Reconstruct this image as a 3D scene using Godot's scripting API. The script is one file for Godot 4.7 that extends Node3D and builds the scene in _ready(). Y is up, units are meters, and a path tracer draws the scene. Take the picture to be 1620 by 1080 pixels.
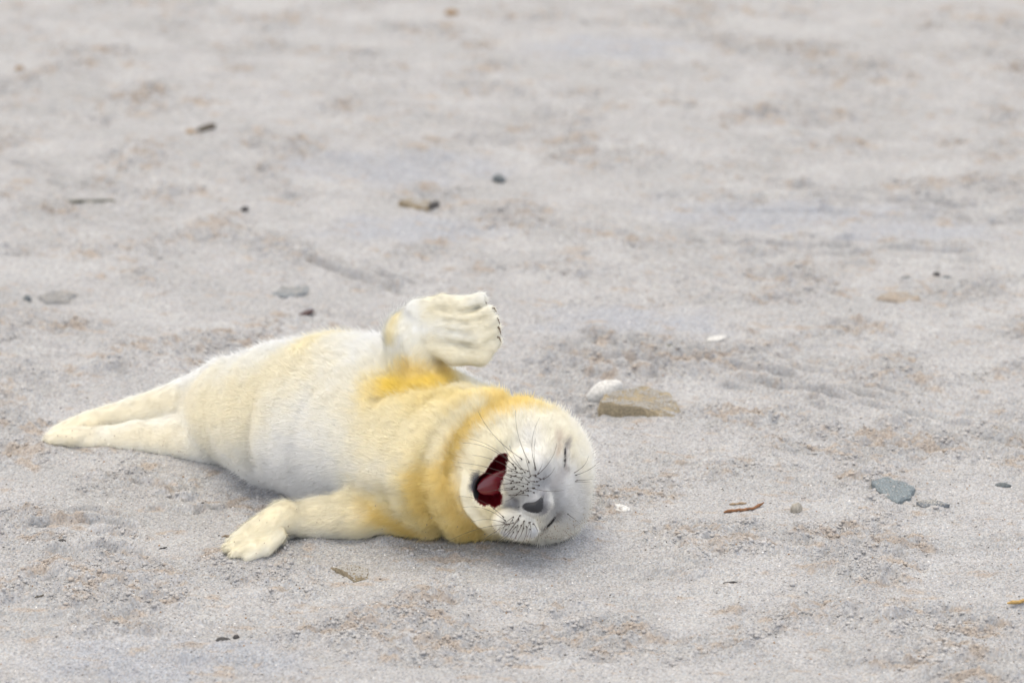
extends Node3D
# A white seal pup rolled on its side on a pale sandy beach, laughing at the camera.
# World: y up, metres, the pup's chest stands over the origin.

const TILT := 0.296706            # 17 degrees, how steeply the photographer looks down
const CELL := 0.0036              # size of the cells that the pup's skin is meshed with
const STRANDS := 640000           # hairs in the coat

var rng := RandomNumberGenerator.new()
var M := {}

# ---------------------------------------------------------------- small helpers
func tag(o: Node, label := "", category := "", group := "", kind := "") -> void:
	if label: o.set_meta("label", label)
	if category: o.set_meta("category", category)
	if group: o.set_meta("group", group)
	if kind: o.set_meta("kind", kind)

func put(called: String, mesh: Mesh, material: Material, parent: Node = self) -> MeshInstance3D:
	var o := MeshInstance3D.new()
	o.name = called
	var k := 0
	while parent.has_node(NodePath(String(o.name))):
		k += 1
		o.name = "%s_%03d" % [called, k]
	o.mesh = mesh
	if material: o.material_override = material
	parent.add_child(o, true)
	return o

func mat(c: Color, rough := 0.8, spec := 0.4) -> StandardMaterial3D:
	var m := StandardMaterial3D.new()
	m.albedo_color = c.linear_to_srgb()
	m.roughness = rough
	m.metallic_specular = spec
	return m

func arrays_mesh(v: PackedVector3Array, n: PackedVector3Array, idx: PackedInt32Array, col := PackedColorArray()) -> ArrayMesh:
	if idx.size() < 90000:                                       # every face turned the way its normals point
		for t in range(0, idx.size(), 3):
			var p := v[idx[t]]
			if (v[idx[t + 2]] - p).cross(v[idx[t + 1]] - p).dot(n[idx[t]] + n[idx[t + 1]] + n[idx[t + 2]]) < 0.0:
				var keep := idx[t + 1]
				idx[t + 1] = idx[t + 2]
				idx[t + 2] = keep
	var a := []
	a.resize(Mesh.ARRAY_MAX)
	a[Mesh.ARRAY_VERTEX] = v
	a[Mesh.ARRAY_NORMAL] = n
	if col.size(): a[Mesh.ARRAY_COLOR] = col
	a[Mesh.ARRAY_INDEX] = idx
	var m := ArrayMesh.new()
	m.add_surface_from_arrays(Mesh.PRIMITIVE_TRIANGLES, a)
	return m

# ---------------------------------------------------------------- the pup's form: a field of tapered bones
class Bone:
	var kind := 0
	var a: Vector3
	var ab: Vector3
	var il2 := 0.0
	var ra := 0.0
	var rb := 0.0
	var k := 0.02
	var inv: Transform3D
	var rad: Vector3
	var rad2: Vector3
	var flow := Vector3.ZERO
	func dist(p: Vector3) -> float:
		if kind == 0:
			var w := p - a
			var t := clampf(w.dot(ab) * il2, 0.0, 1.0)
			return (w - ab * t).length() - ra - (rb - ra) * t
		var e := inv * p
		var k1 := (e / rad2).length()
		if k1 < 1e-5: return -minf(rad.x, minf(rad.y, rad.z))
		var k0 := (e / rad).length()
		return k0 * (k0 - 1.0) / k1

class Stroke:                     # a line on the skin: a fold where it carves, a stain where it dyes
	var pts := PackedVector3Array()
	var width := 0.01
	var depth := 0.0
	var color := Color.WHITE
	var mid: Vector3
	var reach := 0.0
	func close() -> void:
		mid = Vector3.ZERO
		for p in pts: mid += p
		mid /= pts.size()
		for p in pts: reach = maxf(reach, p.distance_to(mid))
		reach += width
	func near(p: Vector3) -> float:
		var best := 1e9
		if pts.size() == 1: return p.distance_to(pts[0])
		for i in pts.size() - 1:
			var s := pts[i + 1] - pts[i]
			var w := p - pts[i]
			var t := clampf(w.dot(s) / maxf(s.length_squared(), 1e-9), 0.0, 1.0)
			var u := 1.0 if t > 0.0 and t < 1.0 else 1.0
			best = minf(best, (w - s * t).length() * u)
		return best

var bones: Array[Bone] = []
var folds: Array[Stroke] = []
var stains: Array[Stroke] = []
var cavities: Array[Bone] = []
const AX := Vector3(1, 0, 0)
var AY := Vector3(0, cos(TILT), -sin(TILT))
var AZ := Vector3(0, sin(TILT), cos(TILT))

# The pup was measured in millimetres on a drawing board that leans back by TILT, x to the right, y downwards and f out of the board.
func q(x: float, y: float, f: float) -> Vector3:
	return Vector3(0, 0.13, 0) + (AX * (x - 600.0) + AY * (700.0 - y) + AZ * f) * 0.001

func cone(a: Array, b: Array, k: float, flow := 1.0) -> void:
	var o := Bone.new()
	o.a = q(a[0], a[1], a[2])
	o.ab = q(b[0], b[1], b[2]) - o.a
	o.il2 = 1.0 / maxf(o.ab.length_squared(), 1e-9)
	o.ra = a[3] * 0.001
	o.rb = b[3] * 0.001
	o.k = k * 0.001
	o.flow = o.ab.normalized() * flow
	bones.append(o)

func chain(list: Array, k: float, flow := 1.0) -> void:
	for i in list.size() - 1: cone(list[i], list[i + 1], k, flow)

func egg(at: Array, radii: Array, turn: Array, k: float, flow := Vector3.ZERO, into: Array[Bone] = bones) -> void:
	var o := Bone.new()
	o.kind = 1
	var b := Basis(AX, AY, AZ) * Basis.from_euler(Vector3(deg_to_rad(turn[0]), deg_to_rad(turn[1]), deg_to_rad(turn[2])))
	o.a = q(at[0], at[1], at[2])
	o.inv = Transform3D(b, o.a).affine_inverse()
	o.rad = Vector3(radii[0], radii[1], radii[2]) * 0.001
	o.rad2 = o.rad * o.rad
	o.k = k * 0.001
	o.flow = flow
	into.append(o)

func field(p: Vector3, use: Array[Bone], creases: Array[Stroke]) -> float:
	var d := 1e9
	for b in use:
		var e := b.dist(p)
		var h := b.k - absf(d - e)
		d = minf(d, e)
		if h > 0.0: d -= h * h * 0.25 / b.k
	for c in creases:
		if p.distance_squared_to(c.mid) < c.reach * c.reach:
			var n := 1.0 - c.near(p) / c.width
			if n > 0.0: d += c.depth * n * n
	for c in cavities:
		var e := -c.dist(p)
		var h := c.k - absf(d - e)
		d = maxf(d, e)
		if h > 0.0: d += h * h * 0.25 / c.k
	return d

func skin(x: float, y: float, from := 330.0) -> Vector3:      # where the skin lies under a point of the drawing board
	var p := q(x, y, from)
	for i in 60:
		var d := field(p, bones, folds)
		p -= AZ * (d * 0.8)
		if absf(d) < 0.0003: break
		if p.y < -0.1: break
	return p

func slope(p: Vector3) -> Vector3:
	var e := 0.002
	return Vector3(
		field(p + Vector3(e, 0, 0), bones, folds) - field(p - Vector3(e, 0, 0), bones, folds),
		field(p + Vector3(0, e, 0), bones, folds) - field(p - Vector3(0, e, 0), bones, folds),
		field(p + Vector3(0, 0, e), bones, folds) - field(p - Vector3(0, 0, e), bones, folds)).normalized()

func smooth_line(list: Array, fine_steps := 2) -> Array:
	if list.size() < 3: return list
	var out := []
	for i in list.size() - 1:
		var p0: Vector2 = list[maxi(i - 1, 0)]
		var p1: Vector2 = list[i]
		var p2: Vector2 = list[i + 1]
		var p3: Vector2 = list[mini(i + 2, list.size() - 1)]
		for s in fine_steps: out.append(p1.cubic_interpolate(p2, p0, p3, s / float(fine_steps)))
	out.append(list[-1])
	return out

func fold(list: Array, width: float, depth: float, into: Array[Stroke], from := 330.0) -> void:
	var s := Stroke.new()
	for p in smooth_line(list): s.pts.append(skin(p.x, p.y, from))
	s.width = width * 0.001
	s.depth = depth * 0.001
	s.close()
	into.append(s)

func stain(list: Array, width: float, c: Color, from := 330.0) -> void:
	var s := Stroke.new()
	for p in smooth_line(list): s.pts.append(skin(p.x, p.y, from))
	s.width = width * 0.001
	s.color = c
	s.close()
	stains.append(s)

func V(x: float, y: float) -> Vector2:
	return Vector2(x, y)

func roll(list: Array, radius: float, sink: float, k: float) -> void:      # a soft roll of fat under the skin
	var line := smooth_line(list)
	var at: Array[Vector3] = []
	for p in line:
		var s := skin(p.x, p.y)
		at.append(s - slope(s) * sink * 0.001)
	for i in at.size() - 1:
		var o := Bone.new()
		o.a = at[i]
		o.ab = at[i + 1] - at[i]
		o.il2 = 1.0 / maxf(o.ab.length_squared(), 1e-9)
		o.ra = radius * 0.001 * (0.55 + 0.45 * sin(PI * (i + 0.5) / at.size()))
		o.rb = radius * 0.001 * (0.55 + 0.45 * sin(PI * (i + 1.5) / at.size()))
		o.k = k * 0.001
		bones.append(o)

func shape_pup() -> void:
	# trunk, from the hips to the neck
	chain([[322, 662, -368, 62], [372, 657, -314, 86], [446, 661, -202, 113], [527, 665, -120, 131], [613, 676, -64, 137], [690, 716, 30, 124], [750, 731, 56, 118]], 30, -1.0)
	egg([830, 739, 56], [105, 104, 106], [0, 0, 0], 30)
	egg([862, 798, 66], [62, 56, 76], [0, 0, 0], 30)            # the cheek it lies on
	# hind limbs and flippers, one on the other
	chain([[335, 616, -372, 46], [270, 639, -402, 37], [178, 659, -432, 24], [104, 671, -442, 14]], 8)
	chain([[325, 700, -330, 46], [260, 701, -366, 38], [190, 702, -386, 29], [116, 701, -404, 18]], 10)
	egg([96, 679, -436], [60, 17, 24], [0, 10, 18], 6, Vector3(-1, 0, -0.3))
	egg([86, 699, -406], [52, 17, 26], [0, 10, 4], 6, Vector3(-1, 0, -0.3))
	chain([[128, 668, -440, 10], [80, 680, -442, 11], [50, 690, -438, 9]], 4)
	chain([[122, 680, -430, 10], [76, 690, -430, 10], [46, 697, -426, 8]], 4)
	chain([[115, 694, -398, 10], [74, 699, -408, 11], [42, 704, -412, 9]], 4)
	chain([[115, 706, -392, 11], [76, 707, -402, 11], [46, 709, -408, 8]], 4)
	# raised fore flipper
	chain([[672, 624, 26, 50], [655, 574, 38, 44], [651, 532, 44, 39], [672, 503, 54, 31]], 16)
	egg([720, 524, 62], [66, 47, 19], [0, -6, -8], 10, AX)
	chain([[662, 494, 66, 20], [700, 481, 80, 14], [734, 482, 86, 12], [758, 474, 86, 10]], 4)
	chain([[676, 504, 74, 15], [712, 498, 88, 11], [744, 504, 90, 11], [772, 492, 85, 9]], 5)
	chain([[682, 516, 76, 14], [718, 516, 90, 10], [750, 521, 90, 12], [779, 507, 83, 9]], 6)
	chain([[686, 530, 76, 14], [722, 533, 89, 10], [754, 537, 88, 12], [781, 522, 81, 9]], 6)
	chain([[688, 548, 74, 15], [720, 561, 82, 16], [758, 561, 80, 16], [781, 541, 76, 11]], 7)
	# lower fore flipper, lying on the sand
	chain([[640, 792, 48, 47], [562, 813, 42, 32], [508, 819, 46, 27], [456, 819, 66, 25]], 26)
	chain([[450, 815, 74, 24], [420, 836, 98, 20], [392, 856, 122, 14]], 12)
	egg([414, 843, 106], [44, 24, 20], [0, 20, 36], 10, Vector3(-1, -0.3, 0.4))
	chain([[430, 815, 76, 13], [398, 836, 102, 10], [370, 849, 114, 6]], 9)
	chain([[425, 834, 98, 11], [394, 851, 122, 11], [369, 860, 129, 8]], 4)
	chain([[430, 847, 108, 11], [404, 862, 132, 11], [379, 870, 138, 8]], 4)
	chain([[444, 844, 104, 13], [424, 863, 132, 12], [400, 875, 141, 8]], 5)
	# rolls round the neck, squeezed up by the head thrown forward
	roll([V(800, 628), V(752, 640), V(708, 676), V(690, 730), V(694, 790), V(722, 846)], 34, 17, 12)
	roll([V(720, 628), V(676, 670), V(652, 725), V(656, 790), V(680, 842)], 36, 20, 16)
	# lower jaw, muzzle and cheeks
	egg([774, 770, 104], [58, 66, 58], [0, 0, 0], 12)           # lower jaw
	roll([V(800, 690), V(766, 712), V(742, 750), V(746, 798), V(782, 832)], 22, 10, 10)
	egg([760, 776, 146], [24, 34, 24], [0, 0, -8], 10)          # chin
	egg([850, 762, 122], [54, 66, 64], [0, 0, 0], 24)           # snout
	egg([829, 745, 178], [34, 40, 31], [0, 0, -8], 10)          # upper whisker pad
	egg([816, 824, 172], [37, 23, 29], [0, 0, -16], 11)          # lower whisker pad
	egg([848, 789, 186], [26, 20, 22], [0, 0, 24], 10)          # nose tip
	egg([862, 698, 122], [36, 36, 32], [0, 0, 20], 30)          # upper cheek below the eye
	# neck rolls
	var f1: Array[Stroke] = []
	fold([V(825, 622), V(785, 636), V(748, 660), V(724, 698), V(716, 745), V(726, 795), V(756, 840)], 24, 10, f1)
	fold([V(745, 640), V(704, 668), V(676, 712), V(668, 765), V(686, 812), V(712, 852)], 30, 9, f1)
	fold([V(630, 730), V(642, 780), V(672, 838)], 44, 10, f1)
	fold([V(600, 628), V(640, 614), V(690, 610), V(722, 596)], 26, 16, f1)      # armpit
	fold([V(560, 782), V(610, 776), V(640, 790)], 26, 6, f1)
	fold([V(398, 640), V(388, 690), V(392, 738)], 34, 9, f1)
	fold([V(474, 570), V(446, 612), V(430, 665), V(436, 700)], 44, 6, f1)
	fold([V(500, 610), V(478, 650), V(466, 700), V(462, 750)], 50, 5, f1)
	fold([V(640, 505), V(632, 550), V(640, 590)], 22, 8, f1)
	fold([V(690, 486), V(722, 495), V(754, 489)], 9, 6, f1)
	fold([V(696, 504), V(733, 511), V(764, 503)], 8, 3.5, f1)
	fold([V(700, 519), V(738, 528), V(762, 514)], 8, 3, f1)
	fold([V(702, 536), V(740, 546), V(752, 540)], 9, 3, f1)
	folds = f1
	# the open mouth
	egg([782, 751, 172], [14, 40, 40], [0, 0, -27], 4, Vector3.ZERO, cavities)
	egg([771, 769, 170], [20, 24, 36], [0, 0, -6], 4, Vector3.ZERO, cavities)
	egg([780, 778, 168], [11, 21, 34], [0, 0, 24], 4, Vector3.ZERO, cavities)
	var f2: Array[Stroke] = []
	fold([V(745, 733), V(735, 765), V(742, 798), V(768, 824)], 15, 14, f2)        # chin wrinkles
	fold([V(738, 722), V(724, 765), V(732, 808), V(762, 834)], 12, 9, f2)
	fold([V(893, 700), V(893, 718), V(891, 738)], 8, 4, f2)                     # closed eyes
	fold([V(884, 698), V(880, 722), V(884, 744)], 9, 3.5, f2)
	fold([V(903, 700), V(904, 722), V(899, 744)], 9, 3.5, f2)
	fold([V(878, 810), V(872, 820), V(862, 832)], 8, 5, f2)
	fold([V(872, 772), V(874, 798), V(858, 820), V(840, 830)], 12, 6, f2)
	fold([V(816, 796), V(808, 788), V(803, 780)], 8, 5, f2)                     # under the nose
	folds = f1 + f2

func paint_pup() -> void:
	var cream := Color(0.95, 0.88, 0.68)
	var warm := Color(0.95, 0.855, 0.58)
	var honey := Color(0.95, 0.80, 0.41)
	var gold := Color(0.95, 0.72, 0.25)
	var deep := Color(0.94, 0.70, 0.13)
	var grey := Color(0.56, 0.565, 0.575)
	var ash := Color(0.30, 0.30, 0.32)
	stain([V(740, 740), V(790, 670), V(860, 650), V(900, 720), V(900, 800)], 110, Color(0.95, 0.905, 0.76))
	# old yellow of the birth coat
	stain([V(300, 650), V(370, 640), V(420, 600), V(470, 565)], 135, cream)
	stain([V(60, 695), V(250, 695)], 60, Color(0.93, 0.87, 0.70))
	stain([V(70, 682), V(180, 652), V(290, 625)], 50, Color(0.93, 0.87, 0.70))
	stain([V(480, 548), V(555, 528)], 32, warm)
	stain([V(352, 648), V(318, 640)], 40, cream)
	stain([V(600, 640), V(660, 690), V(650, 790), V(740, 830)], 165, cream)
	stain([V(655, 650), V(705, 690), V(700, 800), V(740, 840)], 140, warm)
	stain([V(700, 760), V(690, 810), V(740, 845)], 85, honey)
	stain([V(690, 630), V(770, 625), V(850, 640)], 66, honey)
	stain([V(860, 632), V(800, 642), V(750, 664), V(722, 700), V(713, 745), V(722, 795), V(752, 840)], 40, gold)
	stain([V(674, 750), V(676, 795), V(712, 852)], 34, gold)
	stain([V(560, 805), V(610, 812), V(660, 835)], 70, honey)
	stain([V(585, 800), V(620, 818), V(660, 840)], 34, gold)
	stain([V(600, 622), V(660, 616), V(715, 602)], 52, honey)
	stain([V(622, 612), V(660, 606), V(705, 598)], 32, deep)
	stain([V(650, 590), V(700, 586)], 34, gold)
	stain([V(775, 690), V(745, 735), V(738, 775), V(752, 815)], 34, Color(0.95, 0.885, 0.69))
	stain([V(760, 640), V(715, 672), V(694, 720)], 20, Color(0.95, 0.87, 0.64))
	stain([V(625, 505), V(618, 545)], 18, warm)
	stain([V(690, 490), V(760, 505), V(765, 555), V(690, 555)], 50, Color(0.92, 0.87, 0.70))
	stain([V(540, 812), V(450, 812), V(380, 856)], 80, cream)
	stain([V(830, 770), V(855, 752), V(885, 760), V(895, 800)], 64, Color(0.62, 0.62, 0.615))
	stain([V(850, 762), V(876, 758), V(888, 780), V(884, 800)], 44, Color(0.40, 0.405, 0.415))
	stain([V(900, 750), V(915, 800)], 50, Color(0.72, 0.72, 0.71))
	stain([V(840, 690), V(846, 715)], 30, Color(0.84, 0.83, 0.79))
	stain([V(812, 792), V(830, 782), V(858, 798)], 22, Color(0.36, 0.36, 0.375))
	stain([V(858, 776), V(860, 804)], 11, ash)
	stain([V(838, 794), V(856, 792)], 14, Color(0.12, 0.12, 0.13))
	stain([V(820, 738), V(822, 765)], 38, Color(0.54, 0.53, 0.48))
	stain([V(806, 822), V(826, 824)], 32, Color(0.56, 0.545, 0.49))
	stain([V(894, 700), V(892, 740)], 11, Color(0.40, 0.37, 0.35))
	stain([V(886, 745), V(874, 762)], 14, Color(0.46, 0.45, 0.45))
	stain([V(882, 690), V(880, 715)], 12, Color(0.74, 0.66, 0.56))
	stain([V(884, 806), V(862, 828)], 12, Color(0.30, 0.29, 0.28))
	stain([V(800, 838), V(845, 834)], 14, grey)
	stain([V(757, 746), V(749, 766), V(757, 786)], 10, Color(0.09, 0.09, 0.11))

var mottle := FastNoiseLite.new()

func coat(p: Vector3) -> Color:
	var c := Color(0.94, 0.945, 0.92)
	var wob := mottle.get_noise_3dv(p)
	var wob2 := mottle.get_noise_3dv(p * 3.1)
	for s in stains:
		if p.distance_squared_to(s.mid) > s.reach * s.reach: continue
		var n := 1.0 - s.near(p) / s.width
		if n > 0.0:
			n += (wob * 0.22 + wob2 * 0.12) * minf(1.0, n * 4.0) * clampf(s.width / 0.03 - 0.3, 0.0, 1.0)
			c = c.lerp(s.color, smoothstep(0.0, 1.0, n))
	return c

func build_pup() -> void:
	mottle.seed = 23
	mottle.frequency = 14.0
	shape_pup()
	paint_pup()
	var lo := Vector3(1e9, 1e9, 1e9)
	var hi := -lo
	for b in bones:
		var r := Vector3.ONE * (maxf(b.ra, b.rb) if b.kind == 0 else maxf(b.rad.x, maxf(b.rad.y, b.rad.z)))
		lo = lo.min(b.a - r).min(b.a + b.ab - r)
		hi = hi.max(b.a + r).max(b.a + b.ab + r)
	lo -= Vector3.ONE * 0.02
	hi += Vector3.ONE * 0.02
	lo.y = maxf(lo.y, -0.05)
	const SUB := 4
	const BIG := 8
	var dim := Vector3i(((hi - lo) / CELL).ceil())
	dim = (dim / BIG + Vector3i.ONE) * BIG
	var nx := dim.x + 1
	var ny := dim.y + 1
	var nz := dim.z + 1
	var sx := ny * nz
	var vals := PackedFloat32Array()
	vals.resize(nx * ny * nz)
	vals.fill(9.0)
	var subs: Array[Vector3i] = []
	var hd := BIG * CELL * 0.87
	var hs := SUB * CELL * 0.87
	for bx in dim.x / BIG:
		for by in dim.y / BIG:
			for bz in dim.z / BIG:
				var c := lo + (Vector3(bx, by, bz) + Vector3.ONE * 0.5) * (BIG * CELL)
				var raw := 1e9
				var ds := PackedFloat32Array()
				for b in bones:
					var e := b.dist(c)
					ds.append(e)
					raw = minf(raw, e)
				if raw > hd + 0.02 or absf(field(c, bones, folds)) > hd * 1.3 + 0.004: continue
				var use: Array[Bone] = []
				for i in bones.size():
					if ds[i] < raw + 2.05 * hd + bones[i].k: use.append(bones[i])
				var cr: Array[Stroke] = []
				for s in folds:
					if s.mid.distance_to(c) < s.reach + hd: cr.append(s)
				for s8 in 8:
					var s0 := Vector3i(bx * BIG + (s8 & 1) * SUB, by * BIG + ((s8 >> 1) & 1) * SUB, bz * BIG + (s8 >> 2) * SUB)
					var d := field(lo + (Vector3(s0) + Vector3.ONE * (SUB * 0.5)) * CELL, use, cr)
					if absf(d) > hs * 1.4 + 0.002: continue
					subs.append(s0)
					for i in SUB + 1:
						for j in SUB + 1:
							var at := (s0.x + i) * sx + (s0.y + j) * nz + s0.z
							for k in SUB + 1:
								if vals[at + k] == 9.0:
									vals[at + k] = field(lo + Vector3(s0.x + i, s0.y + j, s0.z + k) * CELL, use, cr)
	# surface nets
	var vid := PackedInt32Array()
	vid.resize(nx * ny * nz)
	vid.fill(-1)
	var verts := PackedVector3Array()
	var norms := PackedVector3Array()
	var cells: Array[int] = []
	var off := PackedInt32Array([0, 1, nz, nz + 1, sx, sx + 1, sx + nz, sx + nz + 1])
	var cor := PackedVector3Array()
	for c in 8: cor.append(Vector3(c >> 2, (c >> 1) & 1, c & 1))
	var edges := [[0, 1], [2, 3], [4, 5], [6, 7], [0, 2], [1, 3], [4, 6], [5, 7], [0, 4], [1, 5], [2, 6], [3, 7]]
	for s0 in subs:
		for i in SUB:
			for j in SUB:
				for k in SUB:
					var at := (s0.x + i) * sx + (s0.y + j) * nz + s0.z + k
					var v := [0.0, 0.0, 0.0, 0.0, 0.0, 0.0, 0.0, 0.0]
					var inside := 0
					for c in 8:
						v[c] = vals[at + off[c]]
						if v[c] < 0.0: inside += 1
					if inside == 0 or inside == 8: continue
					var sum := Vector3.ZERO
					var n := 0
					for e in edges:
						var a: float = v[e[0]]
						var b: float = v[e[1]]
						if (a < 0.0) != (b < 0.0):
							sum += cor[e[0]].lerp(cor[e[1]], a / (a - b))
							n += 1
					vid[at] = verts.size()
					verts.append(lo + (Vector3(s0.x + i, s0.y + j, s0.z + k) + sum / n) * CELL)
					norms.append(Vector3(v[4] + v[5] + v[6] + v[7] - v[0] - v[1] - v[2] - v[3], v[2] + v[3] + v[6] + v[7] - v[0] - v[1] - v[4] - v[5], v[1] + v[3] + v[5] + v[7] - v[0] - v[2] - v[4] - v[6]).normalized())
					cells.append(at)
	var idx := PackedInt32Array()
	var steps := [sx, nz, 1]
	for at in cells:
		for ax in 3:
			var s: int = steps[ax]
			var a := vals[at]
			var b := vals[at + s]
			if (a < 0.0) == (b < 0.0): continue
			var u: int = steps[(ax + 1) % 3]
			var w: int = steps[(ax + 2) % 3]
			var q0 := vid[at]
			var q1 := vid[at - u]
			var q2 := vid[at - u - w]
			var q3 := vid[at - w]
			if q1 < 0 or q2 < 0 or q3 < 0: continue
			if a < 0.0: idx.append_array([q0, q2, q1, q0, q3, q2])
			else: idx.append_array([q0, q1, q2, q0, q2, q3])
	# per vertex: colour, lie of the hair, its length
	var nv := verts.size()
	var cols := PackedColorArray()
	var lie := PackedVector3Array()
	var hair := PackedFloat32Array()
	var wet := PackedByteArray()
	cols.resize(nv)
	lie.resize(nv)
	hair.resize(nv)
	wet.resize(nv)
	var nose := q(848, 786, 205)
	var crown := q(835, 735, 60)
	var bare := [[V(843, 795), 12, 1.4], [V(892, 712), 8, 2.0], [V(892, 728), 8, 2.0], [V(871, 821), 9, 2.0], [V(826, 735), 26, 3.6], [V(826, 760), 26, 3.6], [V(815, 824), 28, 3.6], [V(753, 765), 10, 0.5], [V(738, 765), 26, 2.4], [V(745, 800), 24, 2.4], [V(765, 826), 22, 2.6], [V(785, 757), 36, 2.5]]
	var bare_at: Array[Vector3] = []
	for e in bare: bare_at.append(skin(e[0].x, e[0].y))
	for i in nv:
		var p := verts[i]
		var c := coat(p)
		var fl := Vector3.ZERO
		for b in bones:
			var e := b.dist(p)
			if e < 0.05 and b.flow != Vector3.ZERO: fl += b.flow * exp(-maxf(e, 0.0) * 60.0)
		var hd2 := p.distance_to(nose)
		var face := clampf(1.0 - (p.distance_to(crown) - 0.10) / 0.08, 0.0, 1.0)
		fl = fl.normalized().lerp((p - nose).normalized() + Vector3(-0.2, 0, -0.3), smoothstep(0.0, 0.6, face))
		lie[i] = fl
		var h := 0.015 + 0.006 * smoothstep(0.2, -0.5, norms[i].dot(AZ))
		h = lerpf(h, 0.0065, clampf(1.0 - (hd2 - 0.06) / 0.07, 0.0, 1.0))
		var fin := minf(p.distance_to(q(730, 520, 70)) - 0.075, p.distance_to(q(410, 848, 110)) - 0.06)
		h = lerpf(h, 0.0085, clampf(1.0 - fin / 0.05, 0.0, 1.0))
		h = lerpf(h, 0.009, clampf((q(300, 680, -380).x + 0.05 - p.x) / 0.1, 0.0, 1.0))
		for k in bare.size():
			h = lerpf(h, bare[k][2] * 0.001, clampf(1.6 - p.distance_to(bare_at[k]) / (bare[k][1] * 0.001), 0.0, 1.0))
		hair[i] = h
		for cv in cavities:
			if cv.dist(p) < 0.0022: wet[i] = 1
		if wet[i]: c = Color(0.11, 0.006, 0.011)
		cols[i] = c
	var dry := PackedInt32Array()
	var lining := PackedInt32Array()
	for t in idx.size() / 3:
		if wet[idx[t * 3]] and wet[idx[t * 3 + 1]] and wet[idx[t * 3 + 2]]: lining.append_array(idx.slice(t * 3, t * 3 + 3))
		else: dry.append_array(idx.slice(t * 3, t * 3 + 3))
	var body_mesh := arrays_mesh(verts, norms, dry, cols)
	var a2 := []
	a2.resize(Mesh.ARRAY_MAX)
	a2[Mesh.ARRAY_VERTEX] = verts
	a2[Mesh.ARRAY_NORMAL] = norms
	a2[Mesh.ARRAY_COLOR] = cols
	a2[Mesh.ARRAY_INDEX] = lining
	body_mesh.add_surface_from_arrays(Mesh.PRIMITIVE_TRIANGLES, a2)
	body_mesh.surface_set_material(0, M.skin)
	body_mesh.surface_set_material(1, M.gum)
	var pup := Node3D.new()
	pup.name = "seal_pup"
	add_child(pup)
	tag(pup, "cream white seal pup lying on its side with mouth wide open and one flipper raised", "seal")
	put("body", body_mesh, null, pup)
	# the coat
	var area := PackedFloat32Array()
	var total := 0.0
	for t in dry.size() / 3:
		var a := verts[dry[t * 3]]
		var b := verts[dry[t * 3 + 1]]
		var c := verts[dry[t * 3 + 2]]
		var s := (b - a).cross(c - a).length() * 0.5
		if a.y < -0.004 or wet[dry[t * 3]] or wet[dry[t * 3 + 1]] or wet[dry[t * 3 + 2]]: s = 0.0
		total += s
		area.append(s)
	var buf := PackedFloat32Array()
	buf.resize(STRANDS * 16 + 64)
	var n := 0
	var carry := 0.0
	var tuft := FastNoiseLite.new()
	tuft.seed = 5
	tuft.frequency = 55.0
	for t in dry.size() / 3:
		carry += area[t] / total * STRANDS
		while carry > 0.0 and n < STRANDS:
			carry -= 1.0
			var i0 := dry[t * 3]
			var i1 := dry[t * 3 + 1]
			var i2 := dry[t * 3 + 2]
			var u := rng.randf()
			var w := rng.randf()
			if u + w > 1.0:
				u = 1.0 - u
				w = 1.0 - w
			var p := verts[i0] + (verts[i1] - verts[i0]) * u + (verts[i2] - verts[i0]) * w
			var nn := (norms[i0] * (1.0 - u - w) + norms[i1] * u + norms[i2] * w).normalized()
			var fl := lie[i0]
			var tf := tuft.get_noise_3dv(p)
			fl = (fl + Vector3(tf, tuft.get_noise_3d(p.y + 3.0, p.z, p.x), tuft.get_noise_3d(p.z + 7.0, p.x, p.y)) * 0.65 + Vector3(rng.randf() - 0.5, rng.randf() - 0.5, rng.randf() - 0.5) * 0.5)
			fl = fl - nn * fl.dot(nn)
			if fl.length_squared() < 1e-6: continue
			fl = fl.normalized()
			var l := hair[i0] * rng.randf_range(0.55, 1.25) * (1.0 + 0.5 * tf)
			var up := rng.randf_range(0.06, 0.30)
			if rng.randf() < 0.12:                              # guard hairs standing out of the coat
				l *= 0.95
				up = rng.randf_range(0.4, 0.9)
			var side := nn.cross(fl).normalized() * rng.randf_range(0.00038, 0.0006)
			var yv := nn * l * up + side * (rng.randf() - 0.5) * 0.8
			var zv := fl * l
			var o := n * 16
			buf[o] = side.x; buf[o + 1] = yv.x; buf[o + 2] = zv.x; buf[o + 3] = p.x
			buf[o + 4] = side.y; buf[o + 5] = yv.y; buf[o + 6] = zv.y; buf[o + 7] = p.y
			buf[o + 8] = side.z; buf[o + 9] = yv.z; buf[o + 10] = zv.z; buf[o + 11] = p.z
			var g := rng.randf_range(0.95, 1.04)
			var cc := cols[i0]
			buf[o + 12] = minf(cc.r * g, 0.95); buf[o + 13] = minf(cc.g * g, 0.95); buf[o + 14] = minf(cc.b * g, 0.94); buf[o + 15] = 1.0
			n += 1
	buf.resize(n * 16)
	var blade_v := PackedVector3Array()
	var blade_n := PackedVector3Array()
	var blade_i := PackedInt32Array()
	var prof := [[0.0, 1.0, -0.05], [0.33, 0.9, 0.42], [0.7, 0.6, 0.80]]
	for r in prof:
		blade_v.append_array([Vector3(-r[1] * 0.5, r[2], r[0]), Vector3(r[1] * 0.5, r[2], r[0])])
		blade_n.append_array([Vector3(-0.35, 0.94, -0.1).normalized(), Vector3(0.35, 0.94, -0.1).normalized()])
	blade_v.append(Vector3(0, 1.0, 1.05))
	blade_n.append(Vector3(0, 1, 0))
	blade_i.append_array([0, 1, 2, 1, 3, 2, 2, 3, 4, 3, 5, 4, 4, 5, 6])
	var mm := MultiMesh.new()
	mm.transform_format = MultiMesh.TRANSFORM_3D
	mm.use_colors = true
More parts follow.
